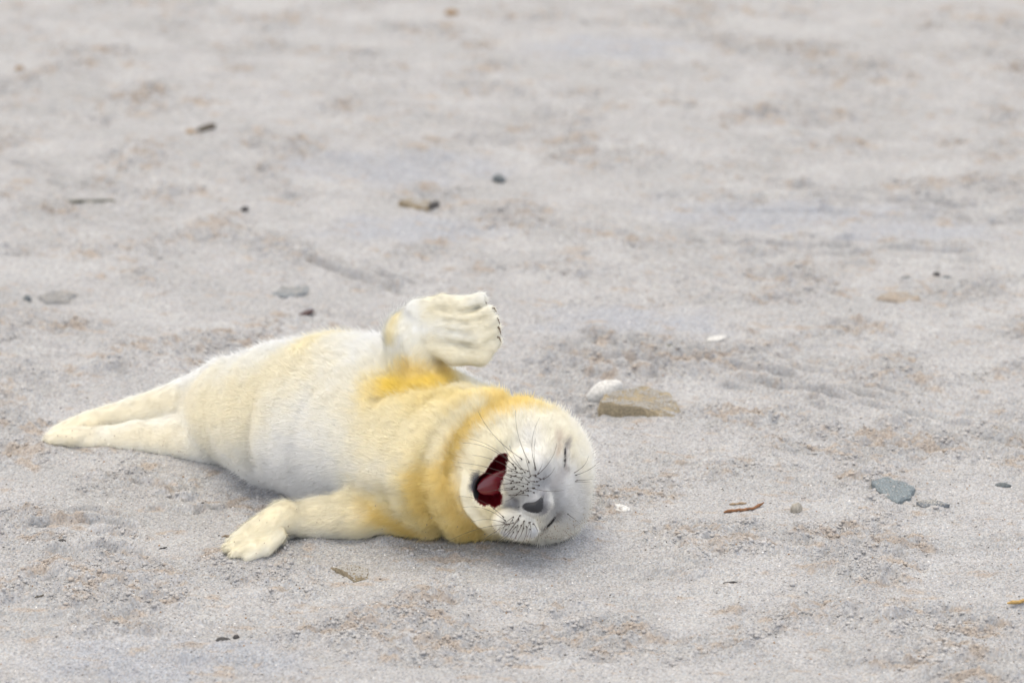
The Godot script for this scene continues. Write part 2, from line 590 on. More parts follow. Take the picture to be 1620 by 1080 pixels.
	mm.mesh = arrays_mesh(blade_v, blade_n, blade_i)
	mm.instance_count = n
	mm.buffer = buf
	var fur := MultiMeshInstance3D.new()
	fur.name = "fur"
	fur.multimesh = mm
	fur.material_override = M.fur
	fur.set_meta("kind", "stuff")
	pup.add_child(fur)
	var stuck := PackedFloat32Array()
	for i in nv:
		var p := verts[i]
		if wet[i] or p.y < 0.0 or p.y > 0.075 or norms[i].y < -0.75: continue
		var chance := (0.8 if p.x > 0.18 else 0.03) * pow(1.0 - p.y / 0.075, 1.8)
		if rng.randf() > chance: continue
		p += norms[i] * hair[i] * 0.3 + Vector3(rng.randf() - 0.5, rng.randf() - 0.5, rng.randf() - 0.5) * 0.004
		var s := rng.randf_range(0.0005, 0.0011)
		var g := rng.randf_range(0.8, 1.15)
		stuck.append_array([s, 0, 0, p.x, 0, s, 0, p.y, 0, 0, s, p.z, 0.46 * g, 0.38 * g, 0.30 * g, 1.0])
	var ms := MultiMesh.new()
	ms.transform_format = MultiMesh.TRANSFORM_3D
	ms.use_colors = true
	ms.mesh = low_ball(6)
	ms.instance_count = stuck.size() / 16
	ms.buffer = stuck
	var grains := MultiMeshInstance3D.new()
	grains.name = "sand_grains"
	grains.multimesh = ms
	grains.material_override = M.crumb
	grains.set_meta("kind", "stuff")
	pup.add_child(grains)
	face_parts(pup)

# ---------------------------------------------------------------- face, whiskers, claws
func patch(outline: Array, centre: Vector2, dome: float, sink: float) -> ArrayMesh:      # a low dome of skin set into the pup's own surface
	var line := smooth_line(outline + [outline[0]], 4)
	line.pop_back()
	var rings := 6
	var v := PackedVector3Array()
	var nrm := PackedVector3Array()
	var idx := PackedInt32Array()
	var cnt := line.size()
	for r in rings + 1:
		var t := float(r) / rings
		for p: Vector2 in line:
			var at := centre.lerp(p, t)
			v.append(skin(at.x, at.y) + AZ * (dome * (1.0 - t * t) - sink * t * t * t) * 0.001)
	for r in rings:
		for i in cnt:
			var a := r * cnt + i
			var b := r * cnt + (i + 1) % cnt
			idx.append_array([a, b, a + cnt, b, b + cnt, a + cnt])
	nrm.resize(v.size())
	for t in idx.size() / 3:
		var c := (v[idx[t * 3 + 2]] - v[idx[t * 3]]).cross(v[idx[t * 3 + 1]] - v[idx[t * 3]])
		if c.dot(AZ) < 0.0: c = -c
		for s in 3: nrm[idx[t * 3 + s]] += c
	for i in nrm.size(): nrm[i] = nrm[i].normalized() if nrm[i].length() > 0 else AZ
	return arrays_mesh(v, nrm, idx)

func tube(path: PackedVector3Array, radii: PackedFloat32Array, sides := 5) -> ArrayMesh:
	var v := PackedVector3Array()
	var n := PackedVector3Array()
	var idx := PackedInt32Array()
	for i in path.size():
		var d := (path[mini(i + 1, path.size() - 1)] - path[maxi(i - 1, 0)]).normalized()
		var s := d.cross(Vector3(0.31, 0.9, 0.2)).normalized()
		var u := s.cross(d)
		for k in sides:
			var a := TAU * k / sides
			var o := s * cos(a) + u * sin(a)
			v.append(path[i] + o * radii[i])
			n.append(o)
	for i in path.size() - 1:
		for k in sides:
			var a := i * sides + k
			var b := i * sides + (k + 1) % sides
			idx.append_array([a, b, a + sides, b, b + sides, a + sides])
	return arrays_mesh(v, n, idx)

func whisker(pup: Node, x: float, y: float, tx: float, ty: float, sag: float, out: float, m: Material) -> void:
	var a := skin(x, y)
	var nn := slope(a)
	var along := AX * (tx - x) - AY * (ty - y)
	var b := a + (along + AZ * out) * 0.001
	var mid := (a + b) * 0.5 + (nn * 0.16 * along.length() + AX * -(ty - y) * sag * 1.8 + AY * -(tx - x) * sag * 1.8) * 0.001
	var path := PackedVector3Array([a - nn * 0.002, a + nn * 0.0022])
	var r := PackedFloat32Array([0.0011, 0.0011])
	for i in 10:
		var t := 0.03 if i == 0 else i / 9.0
		path.append((a * (1 - t) + mid * t).lerp(mid * (1 - t) + b * t, t) + nn * 0.0022)
		r.append(lerpf(0.00045, 0.00016, t))
	put("whisker", tube(path, r), m, pup)

func face_parts(pup: Node3D) -> void:
	put("nose", patch([V(818, 797), V(830, 789), V(846, 787), V(860, 776), V(859, 790), V(855, 805), V(838, 804)], V(844, 794), 3.6, 0.5), M.nose, pup)
	put("eye", patch([V(890, 703), V(893.5, 704), V(894.5, 720), V(892.5, 737), V(889.5, 736), V(891, 720)], V(892, 720), 4.0, 0.0), M.eye, pup)
	put("eye", patch([V(876, 812), V(879, 813), V(873, 823), V(864, 831), V(862, 829), V(870, 821)], V(871, 821), 4.0, 0.0), M.eye, pup)
	put("lip", patch([V(758, 742), V(762, 748), V(757, 762), V(760, 782), V(755, 786), V(749, 776), V(748, 758)], V(754, 765), 1.6, 1.5), M.nose, pup)
	# tongue: a soft tapering slab with a groove down its middle
	var v := PackedVector3Array()
	var n := PackedVector3Array()
	var idx := PackedInt32Array()
	var tip := q(755, 770, 160)
	var root := q(808, 752, 142)
	for i in 19:
		var t := i / 18.0
		var c := tip.lerp(root, t) + AZ * (0.006 * sin(t * PI))
		var w := 0.018 * sqrt(clampf(1.0 - pow(1.0 - t * 1.7, 2.0) if t < 0.588 else 1.0, 0.0, 1.0))
		var long := (root - tip).normalized()
		var across := (AY * 0.92 + AX * 0.38).normalized()
		across = (across - long * across.dot(long)).normalized()
		var up := across.cross(long).normalized()
		if up.dot(AZ) < 0.0: up = -up
		for k in 16:
			var a := TAU * k / 16.0
			var y := sin(a)
			var h := 0.009 * y * (0.4 + 0.6 * minf(1.0, w / 0.02)) - (0.0035 * exp(-pow(cos(a) * 4.0, 2.0)) if y > 0 else 0.0) + 0.0016 * sin(t * 30.0 + cos(a) * 4.0) * sin(t * PI) + 0.0010 * sin(a * 5.0 + t * 4.0)
			v.append(c + across * cos(a) * w + up * h)
			n.append((across * cos(a) * 0.5 + up * sin(a)).normalized())
	for i in 18:
		for k in 16:
			var a := i * 16 + k
			var b := i * 16 + (k + 1) % 16
			idx.append_array([a, b, a + 16, b, b + 16, a + 16])
	put("tongue", arrays_mesh(v, n, idx), M.tongue, pup)
	for r in [[809, [740, 749, 758, 767]], [817, [737, 747, 757, 767, 776]], [826, [743, 753, 763, 773]], [835, [740, 750, 760, 770, 778]], [844, [746, 756, 766, 774]], [852, [752, 762]]]:
		for y in r[1]: whisker(pup, r[0] + rng.randf_range(-1.5, 1.5), y, r[0] - rng.randf_range(8, 20), y - rng.randf_range(-3, 7), 0.02, 8, M.whisker)
	for r in [[802, [822, 830]], [811, [816, 826, 834]], [820, [814, 824, 833]], [829, [818, 828]], [838, [820, 830]]]:
		for y in r[1]: whisker(pup, r[0] + rng.randf_range(-1.5, 1.5), y, r[0] - rng.randf_range(4, 10), y + rng.randf_range(8, 16), 0.02, 7, M.whisker)
	# whiskers: root x, y, then where the end points to, bow, reach towards the beholder
	for w in [[825, 722, 758, 648, -0.10, 30], [836, 727, 815, 646, -0.10, 34], [845, 735, 852, 657, -0.16, 34], [846, 738, 845, 690, -0.1, 20], [850, 744, 878, 696, 0.06, 22], [858, 752, 874, 734, 0.05, 12],
		[812, 730, 735, 697, 0.10, 26], [816, 735, 745, 690, 0.10, 26], [818, 742, 750, 715, 0.08, 26], [814, 748, 728, 726, 0.06, 30], [812, 755, 745, 736, 0.05, 28], [814, 764, 772, 770, 0.03, 34],
		[824, 737, 792, 690, -0.06, 24], [830, 742, 806, 700, -0.06, 20], [838, 748, 826, 706, 0.0, 20], [826, 750, 790, 742, 0.0, 16], [822, 757, 790, 760, 0.0, 16], [836, 757, 820, 740, 0.0, 10], [848, 756, 862, 746, 0.0, 8],
		[834, 766, 806, 775, 0.0, 14], [824, 770, 800, 786, 0.0, 14], [842, 766, 890, 768, 0.05, 10], [846, 748, 856, 728, 0.0, 10],
		[797, 812, 728, 780, 0.10, 22], [800, 817, 735, 796, 0.12, 22], [798, 820, 750, 818, 0.10, 20], [806, 822, 716, 846, 0.06, 18], [812, 820, 752, 858, 0.04, 16], [816, 826, 762, 866, -0.05, 14], [820, 816, 770, 862, -0.06, 16],
		[824, 824, 790, 866, -0.08, 12], [828, 818, 806, 862, -0.1, 14], [832, 826, 812, 864, -0.1, 12], [836, 820, 828, 860, -0.1, 12], [842, 822, 846, 852, -0.1, 10], [812, 812, 782, 838, 0.0, 14], [822, 810, 800, 846, 0.0, 14],
		[908, 748, 944, 726, 0.05, 6], [906, 744, 927, 718, 0.08, 6], [910, 756, 934, 754, 0.02, 6], [908, 758, 930, 758, 0.02, 6], [896, 808, 912, 820, 0.0, 6]]:
		whisker(pup, w[0], w[1], w[2], w[3], w[4], w[5], M.whisker)
	# claws
	for c in [[763, 472, 771, 480], [778, 488, 786, 491], [786, 504, 791, 510], [788, 517, 793, 527], [787, 533, 793, 538]]:
		var a := q(c[0], c[1], 90)
		var b := q(c[2], c[3], 88)
		var up := AY * 0.004
		put("claw", tube(PackedVector3Array([a, a.lerp(b, 0.5) + up * 0.4, b - up * 0.8]), PackedFloat32Array([0.0018, 0.0015, 0.0004]), 6), M.claw, pup)
	var la := q(368, 845, 117)
	put("claw", tube(PackedVector3Array([la, la + AX * -0.006 + AY * 0.002, la + AX * -0.012]), PackedFloat32Array([0.0028, 0.002, 0.0004]), 6), M.claw, pup)

# ---------------------------------------------------------------- the beach
var swell := FastNoiseLite.new()
var streak := FastNoiseLite.new()
var lump := FastNoiseLite.new()
var fine := FastNoiseLite.new()
var ripple := FastNoiseLite.new()
var drag := FastNoiseLite.new()
var drag_at := FastNoiseLite.new()
var rough_at := FastNoiseLite.new()
var tint := FastNoiseLite.new()
var smooth_spots := [[0.74, -1.82, 0.30, 0.13], [0.97, -1.70, 0.22, 0.10], [0.42, -3.13, 0.22, 0.12], [-0.02, -2.20, 0.25, 0.16], [-0.30, 0.62, 0.25, 0.12], [0.02, -1.72, 0.2, 0.12], [0.42, -1.10, 0.2, 0.1]]
var rough_spots := [[-0.33, 0.25, 0.28, 0.20], [0.10, 0.50, 0.35, 0.12], [0.75, 0.52, 0.30, 0.16], [0.62, 0.10, 0.22, 0.10], [0.85, -0.50, 0.30, 0.14], [-0.55, 0.0, 0.2, 0.12], [0.35, -0.80, 0.25, 0.12]]
var tracks := [[[0.30, -0.93], [0.375, -0.878], [0.549, -0.804], [0.70, -0.70], [0.832, -0.606], [0.98, -0.52]], [[0.36, -0.98], [0.56, -0.87], [0.86, -0.69]], [[-0.26, -1.68], [-0.181, -1.6], [-0.034, -1.41], [0.083, -1.307], [0.16, -1.25]], [[-0.78, -2.24], [-0.70, -2.13], [-0.563, -1.98], [-0.49, -1.93]], [[0.55, -1.64], [0.649, -1.622], [0.85, -1.58], [1.047, -1.549]], [[-0.40, -0.21], [-0.324, -0.185], [-0.25, -0.2]], [[-0.54, 0.0], [-0.463, -0.012], [-0.40, 0.01]], [[0.50, -1.95], [0.8, -1.98], [1.1, -1.88], [1.3, -1.8]]]

func spread(from: float, to: float, step_at: Callable, grow: float, reach: float) -> PackedFloat32Array:
	var a := PackedFloat32Array()
	var x := from
	while x < to:
		a.append(x)
		x += step_at.call(x)
	a.append(to)
	var s: float = step_at.call(to)
	x = to
	while x < reach:
		s *= grow
		x += s
		a.append(x)
	var b := PackedFloat32Array()
	s = step_at.call(from)
	x = from
	while x > -reach:
		s *= grow
		x -= s
		b.append(x)
	b.reverse()
	b.append_array(a)
	return b

var hz := PackedFloat32Array()
var hx := PackedFloat32Array()
var hh := PackedFloat32Array()
var rough_kept := PackedFloat32Array()
var col_kept := PackedColorArray()

func ground_y(x: float, z: float) -> float:      # height of the sand as it was meshed
	var i := clampi(hx.bsearch(x) - 1, 0, hx.size() - 2)
	var j := clampi(hz.bsearch(z) - 1, 0, hz.size() - 2)
	var u := clampf((x - hx[i]) / (hx[i + 1] - hx[i]), 0, 1)
	var w := clampf((z - hz[j]) / (hz[j + 1] - hz[j]), 0, 1)
	var n := hx.size()
	return lerpf(lerpf(hh[j * n + i], hh[j * n + i + 1], u), lerpf(hh[(j + 1) * n + i], hh[(j + 1) * n + i + 1], u), w)

func build_sand() -> void:
	for a in [[swell, 3, 0.9, 2], [streak, 7, 6.0, 3], [lump, 11, 36.0, 2], [fine, 13, 130.0, 2], [ripple, 29, 15.0, 2], [drag, 31, 14.0, 2], [drag_at, 37, 1.7, 2], [rough_at, 17, 3.2, 4], [tint, 19, 9.0, 4]]:
		a[0].seed = a[1]
		a[0].frequency = a[2]
		a[0].noise_type = FastNoiseLite.TYPE_SIMPLEX_SMOOTH
		a[0].fractal_type = FastNoiseLite.FRACTAL_FBM
		a[0].fractal_octaves = a[3]
	hx = spread(-1.15, 1.5, func(_x): return 0.0042, 1.35, 400.0)
	hz = spread(-3.9, 0.95, func(z): return lerpf(0.0040, 0.0062, clampf((-0.4 - z) / 3.0, 0.0, 1.0)), 1.35, 400.0)
	var nx := hx.size()
	var nz := hz.size()
	var v := PackedVector3Array()
	var nrm := PackedVector3Array()
	var col := PackedColorArray()
	hh.resize(nx * nz)
	v.resize(nx * nz)
	nrm.resize(nx * nz)
	col.resize(nx * nz)
	var grey := Color(0.418, 0.412, 0.414)
	var tan_c := Color(0.415, 0.352, 0.295)
	var pale := Color(0.458, 0.452, 0.453)
	var blue := Color(0.395, 0.405, 0.435)
	var rough := PackedFloat32Array()
	var calm_blue := PackedFloat32Array()
	rough.resize(nx * nz)
	calm_blue.resize(nx * nz)
	for j in nz:
		for i in nx: rough[j * nx + i] = rough_at.get_noise_2d(hx[i], hz[j]) * 1.3 + 0.12
	for s in rough_spots + smooth_spots:
		var smooth_one: bool = smooth_spots.has(s)
		for j in range(hz.bsearch(s[1] - s[3]), hz.bsearch(s[1] + s[3])):
			for i in range(hx.bsearch(s[0] - s[2]), hx.bsearch(s[0] + s[2])):
				var e := 1.0 - Vector2((hx[i] - s[0]) / s[2], (hz[j] - s[1]) / s[3]).length_squared() + rough_at.get_noise_2d(hx[i] * 3.0, hz[j] * 3.0) * 0.9
				if e > 0.0:
					rough[j * nx + i] += -1.4 * e if smooth_one else 0.7 * e
					if smooth_one: calm_blue[j * nx + i] = minf(e, 0.8)
	var marks := []
	for t in tracks:
		marks.append([t, 1.0])
		for o in [-0.05, 0.06, 0.11]:
			var twin := []
			for p in t: twin.append([p[0] + 0.3 * o, p[1] + o + 0.02 * sin(p[0] * 9.0 + o * 50.0)])
			marks.append([twin, 0.55])
	for mk in marks:
		var t: Array = mk[0]
		for i0 in t.size() - 1:
			var a := Vector2(t[i0][0], t[i0][1])
			var b := Vector2(t[i0 + 1][0], t[i0 + 1][1])
			for j in range(hz.bsearch(minf(a.y, b.y) - 0.05), hz.bsearch(maxf(a.y, b.y) + 0.05)):
				for i in range(hx.bsearch(minf(a.x, b.x) - 0.05), hx.bsearch(maxf(a.x, b.x) + 0.05)):
					var p := Vector2(hx[i], hz[j])
					p += Vector2(1, 1) * rough_at.get_noise_2d(p.x * 4.0, p.y * 4.0) * 0.012
					var c := Geometry2D.get_closest_point_to_segment(p, a, b)
					var d := p.distance_to(c)
					if d > 0.045: continue
					var sd := d if (b - a).cross(p - a) < 0.0 else -d
					var w := 0.7 + 1.2 * rough_at.get_noise_2d(p.x * 2.0 + 5.0, p.y * 2.0)
					hh[j * nx + i] = clampf(hh[j * nx + i] + w * float(mk[1]) * (0.009 * exp(-pow((sd - 0.015) / 0.010, 2.0)) - 0.012 * exp(-pow(sd / 0.007, 2.0))), -0.013, 0.011)
	for j in nz:
		var z := hz[j]
		var dz := hz[mini(j + 1, nz - 1)] - hz[maxi(j - 1, 0)]
		for i in nx:
			var x := hx[i]
			var at := j * nx + i
			var step := maxf(hx[mini(i + 1, nx - 1)] - hx[maxi(i - 1, 0)], dz) * 0.5
			var r := smoothstep(0.0, 0.75, rough[at])
			rough[at] = r
			var calm := smoothstep(0.0, 0.25, Vector2((x + 0.05) / 0.75, (z + 0.12) / 0.55).length() - 0.62)
			var h := hh[at] + swell.get_noise_2d(x, z) * 0.016 * calm
			var st := streak.get_noise_2d(x + z * 0.35, z * 1.25)
			var lean := lerpf(0.62, 0.12, smoothstep(-0.9, 0.2, z))      # the way the animals dragged themselves
			var du := x * cos(lean) + z * sin(lean)
			var dw := z * cos(lean) - x * sin(lean)
			var dr := drag.get_noise_2d(du * 0.16, dw)
			var dm := smoothstep(-0.15, 0.35, drag_at.get_noise_2d(x, z))
			if step < 0.03: h += (0.30 - sqrt(absf(dr))) * 0.017 * dm * (0.35 + 0.65 * calm)
			h += (0.5 - absf(st)) * 0.020 * (0.3 + 0.7 * r) * (0.35 + 0.65 * calm) - 0.0075
			var l := 0.0
			if step < 0.02:
				var fade := clampf(1.7 - step / 0.008, 0.0, 1.0)
				l = lump.get_noise_2d(x, z)
				var rp := ripple.get_noise_2d(x * 0.8 + z * 0.3, z * 1.2)
				h += (0.0045 * (0.45 - sqrt(absf(rp))) + 0.004 * rp) * (0.45 + r) * (0.3 + 0.7 * calm)
				h += (l * absf(l) * 0.011 + l * 0.0028) * (0.2 + r) * fade
				h += fine.get_noise_2d(x, z) * 0.0009 * (0.5 + r) * fade
			if x > -0.62 and x < 0.42 and z > -0.62 and z < 0.32:
				var d := field(Vector3(x, 0.012, z), bones, [])
				if d < 0.06:                                    # sand pushed up against the body
					var b := exp(-pow(maxf(d, 0.0) / 0.022, 2.0))
					h = h * clampf(d / 0.06, 0.0, 1.0) + (0.012 * b * (0.45 + 0.9 * st) if d > 0.0 else 0.002)
			hh[at] = h
			v[at] = Vector3(x, h, z)
			var t := tint.get_noise_2d(x * 0.6, z * 1.0)
			var t2 := tint.get_noise_2d(x * 2.6 + 3.0, z * 3.2)
			var c := grey.lerp(pale, smoothstep(-0.2, 0.4, tint.get_noise_2d(x * 0.5 + 9.0, z * 0.5)))
			c = c.lerp(blue, calm_blue[at])
			var t3 := tint.get_noise_2d(du * 0.9 + 20.0, dw * 4.0)
			c = c.lerp(tan_c, clampf(smoothstep(0.12, 0.55, t * 0.6 + t2 * 0.6 + t3 * 0.9 + (r - 0.75) * 0.35 + l * 0.2) * 0.75, 0.0, 0.7))
			col[at] = c
	rough_kept = rough
	col_kept = col
	for j in nz:
		for i in nx:
			var i0 := maxi(i - 1, 0)
			var i1 := mini(i + 1, nx - 1)
			var j0 := maxi(j - 1, 0)
			var j1 := mini(j + 1, nz - 1)
			nrm[j * nx + i] = Vector3(-(hh[j * nx + i1] - hh[j * nx + i0]) / (hx[i1] - hx[i0]), 1.0, -(hh[j1 * nx + i] - hh[j0 * nx + i]) / (hz[j1] - hz[j0])).normalized()
	var idx := PackedInt32Array()
	idx.resize((nx - 1) * (nz - 1) * 6)
	var o := 0
	for j in nz - 1:
		for i in nx - 1:
			var a := j * nx + i
			idx[o] = a; idx[o + 1] = a + 1; idx[o + 2] = a + nx
			idx[o + 3] = a + 1; idx[o + 4] = a + nx + 1; idx[o + 5] = a + nx
			o += 6
	var g := put("ground", arrays_mesh(v, nrm, idx, col), M.sand)
	tag(g, "pale grey beach sand with tan disturbed patches and drag marks", "sand", "", "structure")

func sand_texture(seed_: int, lo: float, hi: float, contrast_power: float, colour: bool) -> ImageTexture:
	var r := RandomNumberGenerator.new()
	r.seed = seed_
	var n := 1024
	var coarse := PackedFloat32Array()
	coarse.resize(n * n)
	for i in n * n: coarse[i] = r.randf()
	var data := PackedByteArray()
	data.resize(n * n * 3)
	for y in n:
		for x in n:
			var at := y * n + x
			# soft grains: each texel shares its value with its neighbours
			var a := coarse[at] * 0.5 + coarse[((y + 1) % n) * n + x] * 0.25 + coarse[y * n + (x + 1) % n] * 0.25
			var c := coarse[((y >> 2) * 613 % n) * n + (x >> 2)]
			var s := lerpf(lo, hi, clampf((a - 0.5) * contrast_power + 0.5 + (c - 0.5) * 0.12, 0.0, 1.0))
			var w := coarse[(at * 7 + 13) % (n * n)] - 0.5 if colour else 0.0
			data[at * 3] = clampi(int((s + w * 0.06) * 255.0), 0, 255)
			data[at * 3 + 1] = clampi(int(s * 255.0), 0, 255)
			data[at * 3 + 2] = clampi(int((s - w * 0.07) * 255.0), 0, 255)
	var im := Image.create_from_data(n, n, false, Image.FORMAT_RGB8, data)
	im.generate_mipmaps()
	return ImageTexture.create_from_image(im)

# ---------------------------------------------------------------- crumbs and finds on the sand
func pebble(size: Vector3, seed_: int, facets := 9, soft := 0.25) -> ArrayMesh:      # a stone cut by a few planes, its edges worn
	var r := RandomNumberGenerator.new()
	r.seed = seed_
	var nn := FastNoiseLite.new()
	nn.seed = seed_
	nn.frequency = 1.6
	var planes := []
	for i in facets:
		var d := Vector3(r.randf_range(-1, 1), r.randf_range(-1, 1), r.randf_range(-1, 1)).normalized()
		planes.append([d, r.randf_range(0.62, 0.95)])
	var v := PackedVector3Array()
	var n := PackedVector3Array()
	var idx := PackedInt32Array()
	const W := 18
	const H := 10
	for j in H + 1:
		for i in W:
			var a := TAU * i / W
			var b := PI * j / H
			var d := Vector3(sin(b) * cos(a), cos(b), sin(b) * sin(a))
			var rad := 1.0
			for p in planes:
				var c: float = d.dot(p[0])
				if c > 0.01: rad = minf(rad, p[1] / c)
			rad = lerpf(rad, 0.85, soft) * (1.0 + 0.12 * nn.get_noise_3dv(d))
			v.append(d * rad * size)
	n.resize(v.size())
	for j in H:
		for i in W:
			var a := j * W + i
			var b := j * W + (i + 1) % W
			idx.append_array([a, b, a + W, b, b + W, a + W])
	for t in range(0, idx.size(), 3):
		var c := (v[idx[t + 2]] - v[idx[t]]).cross(v[idx[t + 1]] - v[idx[t]])
		if c.dot(v[idx[t]] + v[idx[t + 1]]) < 0.0: c = -c
		for k in 3: n[idx[t + k]] += c
	for i in n.size(): n[i] = n[i].normalized() if n[i].length_squared() > 0.0 else v[i].normalized()
	return arrays_mesh(v, n, idx)

func slab(outline: Array, stone: Color, bumps: float, seed_: int) -> ArrayMesh:      # a broken flat stone: corners [x, z, height], flat top, steep broken sides
	var nn := FastNoiseLite.new()
	nn.seed = seed_
	nn.frequency = 60.0
	var edge: Array[Vector3] = []
	var cen := Vector3.ZERO
	for i in outline.size():
		var a := Vector3(outline[i][0], outline[i][2], outline[i][1])
		var bb: Array = outline[(i + 1) % outline.size()]
		var b := Vector3(bb[0], bb[2], bb[1])
		for k in 5:
			var p := a.lerp(b, k / 5.0)
			p += Vector3(nn.get_noise_3dv(p), nn.get_noise_3dv(p + Vector3.ONE) * 0.5, nn.get_noise_3dv(p * 1.3)) * bumps
			edge.append(p)
			cen += p
	cen /= edge.size()
	var st := SurfaceTool.new()
	st.begin(Mesh.PRIMITIVE_TRIANGLES)
	var rings := []
	for t in [0.0, 0.35, 0.7, 0.95]:
		var ring: Array[Vector3] = []
		for p in edge:
			var w := cen.lerp(p, t)
			w.y += nn.get_noise_3dv(w * 1.7) * bumps * 0.7
			ring.append(w)
		rings.append([ring, stone])
	var lip: Array[Vector3] = []
	var foot: Array[Vector3] = []
	var mid: Array[Vector3] = []
	for p in edge:
		lip.append(p - Vector3(0, 0.0015, 0))
		var out := (p - cen)
		out.y = 0
		mid.append(Vector3(p.x, p.y * 0.45, p.z) + out.normalized() * (0.002 + nn.get_noise_3dv(p * 2.0) * bumps))
		foot.append(Vector3(p.x, -0.012, p.z) + out.normalized() * 0.002)
	rings.append([lip, stone])
	rings.append([mid, stone])
	rings.append([foot, stone])
	for r in rings.size() - 1:
		var a: Array = rings[r][0]
		var b: Array = rings[r + 1][0]
		var c: Color = rings[r + 1][1]
		for i in a.size():
			var j := (i + 1) % a.size()
			st.set_smooth_group(0 if r < 3 else 1 + r)
			for p: Vector3 in [a[i], a[j], b[i], a[j], b[j], b[i]]:
				var g := 1.0 + 0.25 * nn.get_noise_3dv(p * 4.0) + 0.18 * nn.get_noise_3dv(p * 13.0)
				st.set_color(Color(c.r * g, c.g * g, c.b * g))
				st.add_vertex(p)
	st.generate_normals()
	var m := st.commit()
	return m

func dust(o: MeshInstance3D, count: int, seed_: int) -> void:      # sand grains lying on the upper faces of a stone
	var r := RandomNumberGenerator.new()
	r.seed = seed_
	var f := o.mesh.get_faces()
	var nn := FastNoiseLite.new()
	nn.seed = seed_
	nn.frequency = 30.0
	var sum := 0.0
	var areas := PackedFloat32Array()
	for t in f.size() / 3:
		var c := (f[t * 3 + 2] - f[t * 3]).cross(f[t * 3 + 1] - f[t * 3])
		areas.append(absf(c.y) * 0.5 if absf(c.normalized().y) > 0.75 and f[t * 3].y > 0.0 else 0.0)
		sum += areas[-1]
	var buf := PackedFloat32Array()
	var carry := 0.0
	for t in f.size() / 3:
		carry += areas[t] / sum * count
		while carry > 0.0:
			carry -= 1.0
			var u := r.randf()
			var w := r.randf()
			if u + w > 1.0:
				u = 1.0 - u
				w = 1.0 - w
			var p := f[t * 3] + (f[t * 3 + 1] - f[t * 3]) * u + (f[t * 3 + 2] - f[t * 3]) * w
			if nn.get_noise_3dv(p) < -0.12 + r.randf_range(-0.2, 0.2): continue
			var s := r.randf_range(0.0006, 0.0014)
			var b := Basis.from_euler(Vector3(r.randf() * TAU, r.randf() * TAU, r.randf() * TAU)).scaled(Vector3(s, s * 0.7, s))
			var g := r.randf_range(0.8, 1.05)
			buf.append_array([b.x.x, b.y.x, b.z.x, p.x, b.x.y, b.y.y, b.z.y, p.y + s * 0.2, b.x.z, b.y.z, b.z.z, p.z, 0.40 * g, 0.385 * g, 0.36 * g, 1.0])
	var mm := MultiMesh.new()
	mm.transform_format = MultiMesh.TRANSFORM_3D
	mm.use_colors = true
	mm.mesh = low_ball(3)
	mm.instance_count = buf.size() / 16
	mm.buffer = buf
	var d := MultiMeshInstance3D.new()
	d.name = "sand_dusting"
	d.multimesh = mm
	d.material_override = M.crumb
	d.set_meta("kind", "stuff")
	o.add_child(d)

func twig(points: Array, radius: float, seed_: int) -> ArrayMesh:
	var path := PackedVector3Array()
	var rad := PackedFloat32Array()
	var r := RandomNumberGenerator.new()
	r.seed = seed_
	for i in points.size() - 1:
		for k in 5:
			var t := k / 5.0
			var p: Vector3 = points[i].lerp(points[i + 1], t)
			path.append(p + Vector3(r.randf() - 0.5, r.randf() - 0.5, r.randf() - 0.5) * radius * 0.7)
			rad.append(radius * r.randf_range(0.7, 1.15))
	path.append(points[-1])
	rad.append(radius * 0.4)
	rad[0] = radius * 0.4
	return tube(path, rad, 7)

func find(called: String, mesh: Mesh, m: Material, x: float, z: float, lift: float, turn: Vector3, label: String, category: String, group := "") -> MeshInstance3D:
	var o := put(called, mesh, m)
	o.position = Vector3(x, ground_y(x, z) + lift - 0.0015, z)
	o.rotation_degrees = turn
	tag(o, label, category, group, "thing")
	return o

func scatter(called: String, count: int, seed_: int, pick: Callable, mesh: Mesh, m: Material, label: String) -> void:
	var r := RandomNumberGenerator.new()
	r.seed = seed_
	var buf := PackedFloat32Array()
	var n := 0
	while n < count:
		var x := r.randf_range(-1.0, 1.4)
		var z := 0.92 - pow(r.randf(), 1.25) * 4.3
		var got: Array = pick.call(x, z, r)          # size, colour or nothing
		if got.is_empty():
			if r.randf() < 0.0005: n += 1
			continue
		var s: float = got[0]
		var b := Basis.from_euler(Vector3(r.randf() * TAU, r.randf() * TAU, r.randf() * TAU)).scaled(Vector3(s * r.randf_range(0.8, 1.3), s * r.randf_range(0.6, 1.0), s * r.randf_range(0.8, 1.2)))
		var y := ground_y(x, z) + s * 0.25
		var c: Color = got[1]
		buf.append_array([b.x.x, b.y.x, b.z.x, x, b.x.y, b.y.y, b.z.y, y, b.x.z, b.y.z, b.z.z, z, c.r, c.g, c.b, 1.0])
		n += 1
	var mm := MultiMesh.new()
	mm.transform_format = MultiMesh.TRANSFORM_3D
	mm.use_colors = true
	mm.mesh = mesh
	mm.instance_count = buf.size() / 16
	mm.buffer = buf
	var o := MultiMeshInstance3D.new()
	o.name = called
	o.multimesh = mm
	o.material_override = m
	tag(o, label, "sand", "", "stuff")
	add_child(o)

func rough_here(x: float, z: float) -> float:
	var i := clampi(hx.bsearch(x), 0, hx.size() - 1)
	var j := clampi(hz.bsearch(z), 0, hz.size() - 1)
	return rough_kept[j * hx.size() + i]

func on_pup(x: float, z: float) -> bool:
	return x > -0.62 and x < 0.42 and z > -0.62 and z < 0.32 and field(Vector3(x, 0.012, z), bones, []) < 0.003

